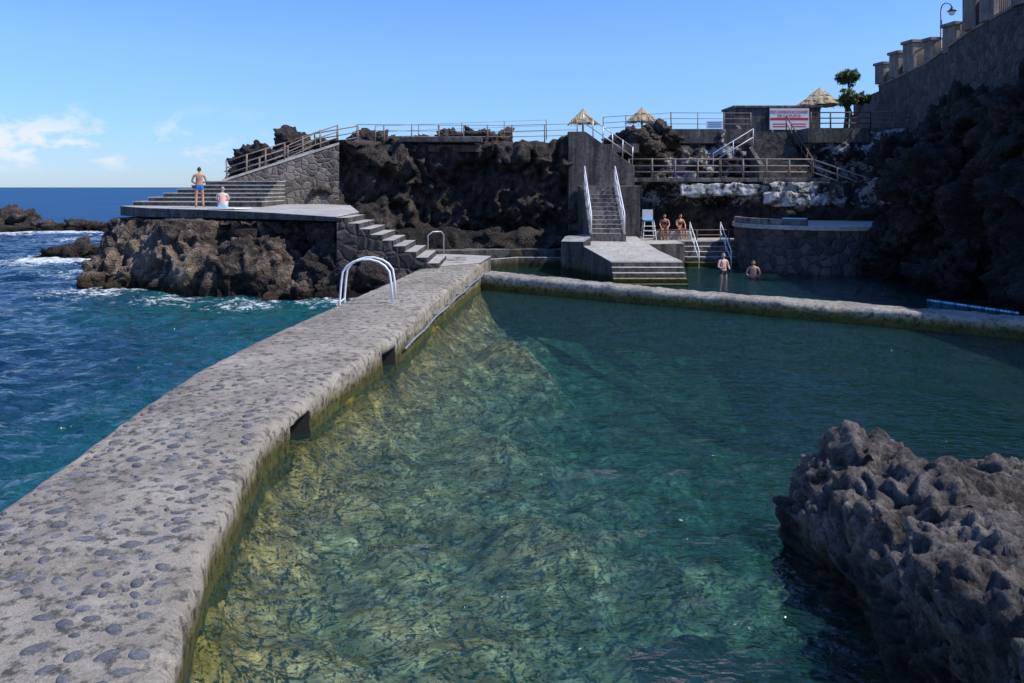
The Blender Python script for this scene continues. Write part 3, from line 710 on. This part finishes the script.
def tree(x,y,z0,crowns):
    mb=MB('dragon_tree',['bark','leaf'])
    zf=min(c[2] for c in crowns)-1.3; base=Vector((x,y,z0)); fork=Vector((x+.1,y,zf))
    mb.tube([base,base.lerp(fork,.5)+Vector((.06,0,0)),fork],[.2,.15,.13],8,0)
    for (cx,cy,cz,r) in crowns:
        c=Vector((cx,cy,cz)); lo=c-Vector((0,0,r*.5)); mb.tube([fork,fork.lerp(lo,.6)+Vector((.08,0,-.1)),lo],[.12,.08,.06],7,0)
        for q_ in range(50):
            d_=Vector((random.gauss(0,1),random.gauss(0,1),random.gauss(0.1,.9))).normalized()*random.uniform(.3,.9)
            s_=c+Vector((d_.x*r,d_.y*r,d_.z*r*.8))
            mb.tube([lo,s_],[.035,.018],4,0)
            for k in range(44):
                d=Vector((random.gauss(0,1),random.gauss(0,1),random.gauss(.3,.8))).normalized()
                L=r*random.uniform(.18,.34); q=d.orthogonal().normalized()*.045
                e=s_+d*L+Vector((0,0,-.12*L)); mdp=s_+d*L*.5
                mb.add([s_,mdp+q,e,mdp-q],[(0,1,2,3)],1)
    mb.build()
tree(22.0,52,7.4,[(22.2,52,11.3,.88)]); tree(22.0,51.3,7.4,[(21.9,51.3,9.8,.85),(22.8,51.3,9.75,.6)])

# ------------------------------------------------------------------ right side
pts=[]
for k in range(13):
    a=math.radians(165+k*9.5); pts.append((15.6+4.3*math.cos(a),39.6+4.0*math.sin(a)))
mb=MB('round_stone_terrace',['stoned','conc']); pts2=pts+[(18,35.4),(20,42),(12,42)]
mb.poly(pts2,-1,2.0,0,1)
big=[(15.6+(p[0]-15.6)*1.02,39.6+(p[1]-39.6)*1.02) for p in pts]+[(18,35.3),(20,42.1),(11.9,42.1)]
mb.poly(big,2.004,2.22,1,1); mb.build(.03)
mb=MB('low_parapet_wall',['concmid','concdark'])
inn=[(15.6+(p[0]-15.6)*.93,39.6+(p[1]-39.6)*.93) for p in pts]
mb.poly(pts[:9]+inn[:9][::-1],2.225,2.5,0,0); mb.build(.02)
mb=MB('beach_towel',['cyan']); mb.poly([(12.6,36.75),(13.5,36.2),(13.7,36.5),(12.8,37.05)],2.51,2.56); mb.build(.01)
cliff('right_cliff',[(21,41.5,-1,7.2),(18.2,39,-1,7.4),(17.2,36,-1,7.6),(16.4,32,-1,7.8),(16.6,27,-1,8.0),(17.2,22,-1,8.2),(18.2,16,-1,8.2),(22,10,-1,8.2)],M['lavacliff'],3.0,3.0,2.6,.12,25,3,.6)
for k,(x,y,z,r) in enumerate([(17.3,35.5,1,1.6),(16.8,30,.2,1.4),(19.8,35,6.0,2.0),(19.3,29,6.3,1.9),(18,33,3.6,1.9),(21.5,42,5.0,2.2)]):
    boulder('cliff_boulder',(x,y,z),(r,r,r),M['lavacliff'],k+130,6,.7,r*.8)
wallstrip('retaining_masonry_wall',[(24.2,52,6.5,10.6),(22.6,43,6.5,10.7),(21.4,37,6.5,11.2),(20.4,32,6.5,11.3),(19.7,25,6.5,11.3),(19.9,15,6.5,11.3)],.6,('stoned','plaster'))
mb=MB('hill_ground',['concmid','stoned']); mb.poly([(24.7,52.5),(23.1,43),(21.9,37),(20.9,32),(20.2,25),(20.4,10),(70,10),(70,60),(26,60)],6,10.5,1,0); mb.build()
def pier(x,y,z,h,w=.8):
    mb=MB('masonry_pier',['plaster','conc']); mb.obox((x,y,z+h/2),(w,w,h),.15,0); mb.obox((x,y,z+h+.09),(w+.18,w+.18,.176),.15,0); mb.build(.02)
for x,y,h in ((24.4,51.5,1.2),(23.9,48.5,1.4),(23.5,46,1.6),(22.35,39.6,1.3)): pier(x,y,10.75,h,.9)
pier(22.95,43.0,10.75,1.2,.6)
for x,y,h in ((21.6,36.6,2.0),(21.2,34.6,2.4),(20.7,31.6,1.6)): pier(x,y,11.3,h,.85)
mb=MB('parapet_wall',['plaster','conc']); 
for a,b in (((24.4,51.5),(23.9,48.5)),((23.9,48.5),(23.5,46))):
    mb.poly([a,b,(b[0]+.3,b[1]),(a[0]+.3,a[1])],10.73,11.5,0,1)
mb.poly([(21.55,36.6),(21.15,34.6),(21.5,34.6),(21.9,36.6)],11.3,12.6,0,1)
mb.build(.02)
def palis(a,b,z,h):
    mb=MB('railing_panel',['woodd']); a=Vector(a+(z,)); b=Vector(b+(z,)); n=int((b-a).length/.16)
    for i in range(n+1):
        q=a.lerp(b,i/n); mb.tube([q,q+Vector((0,0,h))],.022,5)
    for k in (.06,h): mb.tube([a+Vector((0,0,k)),b+Vector((0,0,k))],.03,6)
    mb.build()
palis((23.4,45.6),(23.0,43.3),10.8,1.05); palis((22.9,42.7),(22.45,40.0),10.8,1.05); palis((22.25,39.2),(21.75,37.0),11.0,1.1); palis((21.1,34.2),(20.75,32.0),11.4,1.2); palis((20.6,31.2),(19.9,26),11.4,1.2)
mb=MB('street_lamp',['black','glass']); x,y=23.2,42.6; zb=10.5
mb.tube([(x,y,zb),(x,y,zb+.6),(x,y,zb+.62),(x,y,zb+3.1)],[.09,.08,.05,.04],10,0)
arc=[(x+.3-.3*math.cos(a),y,zb+3.1+.35*math.sin(a)) for a in [math.pi*k/10 for k in range(10)]]
mb.tube(arc,.03,8,0); ex=arc[-1][0]
mb.tube([(ex,y,zb+3.26),(ex,y,zb+3.12),(ex,y,zb+3.0)],[.04,.1,.26],12,0)
mb.ell((ex,y,zb+2.92),(.17,.17,.15),1,12,8); mb.ell((x,y,zb+1.0),(.07,.07,.05),0); mb.build()
mb=MB('lane_float_line',['cyan','blue'])
for k in range(26):
    tt=k/25; x=lerp(14.6,15.9,tt); y=lerp(27.6,24.8,tt)
    mb.ell((x,y,.03),(.055,.07,.045),0 if k%4 else 1,8,6)
mb.tube([(14.6,27.6,.03),(15.9,24.8,.03)],.02,6,1); mb.build()

# ------------------------------------------------------------------ ladder
mb=MB('pool_ladder',['white'])
for dy in (0,.62):
    y=21.6+dy; P=[(-4.72,y,-.9),(-4.72,y,.9),(-4.68,y,1.4)]
    for k in range(1,9):
        a=math.pi-math.pi*k/9; P.append((-4.0+.68*math.cos(a),y,1.5+.52*math.sin(a)))
    P+=[(-3.31,y,1.35),(-3.27,y,.76)]
    mb.tube(P,.03,10)
    mb.tube([(-3.27,y,.76),(-3.27,y,.8)],.09,10)
for z in (-.4,-.1,.2,.5,.85): mb.tube([(-4.72,21.6,z),(-4.72,22.22,z)],.025,8)
mb.build()
mb=MB('steps_handrail',['steel'])
P=[(-3.15,34.2,1.0),(-3.15,34.2,1.8),(-2.95,34.3,1.95),(-2.6,34.5,1.95),(-2.5,34.6,1.8),(-2.5,34.6,1.0)]
mb.tube([Vector(p)+Vector((-.5,0,.1)) for p in P],.03,8); mb.build()
mb=MB('lifeguard_chair',['white','blue']); x,y,z=7.2,41.6,1.2
for dx in(-.3,.3):
    for dy in(-.3,.3): mb.tube([(x+dx*1.2,y+dy*1.2,z),(x+dx*.8,y+dy*.8,z+1.0)],.03,6)
mb.box(x-.28,x+.28,y-.28,y+.28,z+1.0,z+1.06,1); mb.box(x-.28,x+.28,y+.24,y+.28,z+1.063,z+1.6,0)
for k in range(3): mb.tube([(x-.33,y-.33,z+.25*(k+1)),(x+.33,y-.33,z+.25*(k+1))],.02,6)
mb.build(.005)

# ------------------------------------------------------------------ people
def human(name,loc,rz,J,skin,cloth,hair,bikini=False,hmul=1,headturn=0,swim=True,shorts=.3):
    names=['pelvis','belly','chest','neckb','neck','hipL','kneeL','ankL','toeL','hipR','kneeR','ankR','toeR','shL','elL','wrL','haL','shR','elR','wrR','haR']
    ed=[('pelvis','belly'),('belly','chest'),('chest','neckb'),('neckb','neck'),('pelvis','hipL'),('hipL','kneeL'),('kneeL','ankL'),('ankL','toeL'),('pelvis','hipR'),('hipR','kneeR'),('kneeR','ankR'),('ankR','toeR'),
        ('neckb','shL'),('shL','elL'),('elL','wrL'),('wrL','haL'),('neckb','shR'),('shR','elR'),('elR','wrR'),('wrR','haR')]
    rad={'pelvis':(.145,.11),'belly':(.135,.1),'chest':(.16,.115),'neckb':(.1,.085),'neck':(.058,.058),'hip':(.095,.095),'knee':(.06,.06),'ank':(.042,.042),'toe':(.04,.025),'sh':(.062,.062),'el':(.043,.043),'wr':(.029,.029),'ha':(.036,.022)}
    me=bpy.data.meshes.new('tmp'); me.from_pydata([J[n] for n in names],[(names.index(a),names.index(b)) for a,b in ed],[])
    ob=bpy.data.objects.new('tmp',me); scn.collection.objects.link(ob)
    md=ob.modifiers.new('s','SKIN'); md.use_smooth_shade=True
    for i,n in enumerate(names):
        sv=me.skin_vertices[0].data[i]; sv.radius=rad[n if n in rad else n[:-1]]; sv.use_root=(i==0)
    ob.modifiers.new('ss','SUBSURF').levels=2
    dg=C.evaluated_depsgraph_get(); bme=bpy.data.meshes.new_from_object(ob.evaluated_get(dg))
    vs=[v.co.copy() for v in bme.vertices]; fs=[list(p.vertices) for p in bme.polygons]
    seg={e:(Vector(J[e[0]]),Vector(J[e[1]])) for e in ed}
    ms=[]
    for f in fs:
        c=sum((vs[i] for i in f),Vector())/len(f); best=None
        for e,(a,b) in seg.items():
            ab=b-a; k=max(0,min(1,(c-a).dot(ab)/ab.length_squared)); d=(c-a-ab*k).length
            if best is None or d<best[0]: best=(d,e,k)
        _,e,k=best; m_=0
        if e[0]=='pelvis' and (e[1]!='belly' or k<.25): m_=1
        if e[0] in('hipL','hipR') and k<shorts: m_=1
        if bikini and e==('belly','chest') and k>.55: m_=1
        if bikini and e==('chest','neckb') and k<.25: m_=1
        ms.append(m_)
    mb=MB(name,[skin,cloth,hair,'eye'])
    mb.add(vs,fs,ms,True)
    bpy.data.objects.remove(ob)
    hc=Vector(J['head']); HR=Matrix.Rotation(headturn,3,'Z')
    def hf(q):
        q=q.copy()
        if q.z<0: q.x*=1-.25*(-q.z/.12); q.y=q.y*(1-.1*(-q.z/.12))+.012*(-q.z/.12)
        if q.y<0 and q.z<0: q.y*=.85
        return q
    mb.ell(hc,(.075,.095,.118),0,18,14,hf,HR)
    def hair_(q):
        q=q.copy()
        if q.y>.02 and q.z<.05: return Vector((q.x*.8,q.y*.5,q.z*.5))
        if q.z<-.05: q=Vector((q.x*.7,q.y*.75,q.z*.6))
        return q
    mb.ell(hc+HR@Vector((0,-.008,.012)),(.083,.1,.118),2,18,14,hair_,HR)
    mb.tube([hc+HR@Vector((0,.088,.02)),hc+HR@Vector((0,.112,-.022)),hc+HR@Vector((0,.09,-.03))],[.007,.014,.008],6,0)
    mb.ell(hc+HR@Vector((0,.088,-.058)),(.024,.01,.008),1,8,6,None,HR)
    for sx_ in(-1,1):
        mb.ell(hc+HR@Vector((.03*sx_,.084,.005)),(.012,.009,.008),3,8,6,None,HR)
        mb.ell(hc+HR@Vector((.077*sx_,-.005,-.005)),(.012,.02,.033),0,8,6,None,HR)
    for sd_ in 'LR':
        w_=Vector(J['wr'+sd_]); h_=Vector(J['ha'+sd_]); d=(h_-w_).normalized()
        sid=d.cross(Vector((0,1,0)) if abs(d.y)<.8 else Vector((0,0,1))).normalized(); pal=sid.cross(d)
        for k,L in enumerate((.072,.08,.074,.06)):
            o_=h_+sid*(.027-.018*k)
            mb.tube([o_-d*.02,o_+d*L*.45,o_+d*L*.8+pal*.012,o_+d*L+pal*.026],[.010,.009,.008,.006],6,0)
        o_=w_+d*.03+sid*.03; mb.tube([o_,o_+sid*.03+d*.03,o_+sid*.035+d*.06+pal*.01],[.012,.011,.008],6,0)
    ob=mb.build(); ob.location=loc; ob.rotation_euler=(0,0,rz); ob.scale=(hmul,)*3
    return ob
stand=dict(pelvis=(0,0,.93),belly=(0,.01,1.08),chest=(0,0,1.26),neckb=(0,-.02,1.41),neck=(0,0,1.5),head=(0,.02,1.625),
 hipL=(-.1,0,.88),kneeL=(-.12,.03,.49),ankL=(-.12,-.02,.08),toeL=(-.14,.15,.035),hipR=(.1,0,.88),kneeR=(.14,.05,.49),ankR=(.17,0,.08),toeR=(.21,.16,.035),
 shL=(-.2,-.01,1.39),elL=(-.29,.0,1.13),wrL=(-.2,.2,1.05),haL=(-.13,.26,1.06),shR=(.2,-.01,1.39),elR=(.29,.02,1.13),wrR=(.2,.2,1.08),haR=(.13,.26,1.1))
floor=dict(pelvis=(0,0,.11),belly=(0,.01,.27),chest=(0,.06,.45),neckb=(0,.08,.6),neck=(0,.11,.68),head=(0,.15,.8),
 hipL=(-.1,.04,.1),kneeL=(-.17,.42,.42),ankL=(-.14,.62,.08),toeL=(-.15,.8,.04),hipR=(.1,.04,.1),kneeR=(.17,.42,.44),ankR=(.14,.64,.08),toeR=(.15,.82,.04),
 shL=(-.19,.08,.58),elL=(-.26,.26,.4),wrL=(-.14,.44,.46),haL=(-.07,.5,.48),shR=(.19,.08,.58),elR=(.26,.26,.4),wrR=(.14,.44,.46),haR=(.08,.52,.5))
seat=dict(pelvis=(0,0,.56),belly=(0,.0,.71),chest=(0,.04,.89),neckb=(0,.05,1.04),neck=(0,.08,1.12),head=(0,.11,1.245),
 hipL=(-.1,.05,.54),kneeL=(-.14,.46,.5),ankL=(-.13,.44,.08),toeL=(-.14,.62,.035),hipR=(.1,.05,.54),kneeR=(.16,.46,.5),ankR=(.18,.5,.08),toeR=(.2,.67,.035),
 shL=(-.19,.05,1.02),elL=(-.25,.16,.78),wrL=(-.16,.36,.64),haL=(-.14,.43,.6),shR=(.19,.05,1.02),elR=(.25,.14,.78),wrR=(.17,.36,.64),haR=(.15,.43,.6))
human('standing_man',(-13.5,34.0,3.11),math.radians(20),stand,'skin1','shortb','hair')
human('seated_sunbather',(-12.1,32.9,3.09),math.radians(15),floor,'skin2','cyan','hairg')
mb=MB('beach_towel',['signw','cyan']); mb.poly([(-12.6,32.6),(-11.4,32.35),(-11.1,33.6),(-12.5,33.8)],3.09,3.12); mb.build()
mb=MB('stone_bench',['conc']); mb.box(7.6,9.6,42.0,42.4,1.2,1.63); mb.build(.03)
human('seated_woman',(8.15,42.1,1.2),math.radians(170),seat,'skin3','shortr','hair',True)
human('seated_woman',(8.95,42.1,1.2),math.radians(195),seat,'skin1','shortr','hair',True)
human('bather',(9.6,35.8,-.75),math.radians(200),stand,'skin2','shortr','hairg')
human('bather',(10.6,34.6,-.95),math.radians(160),stand,'skin1','shortr','hair')
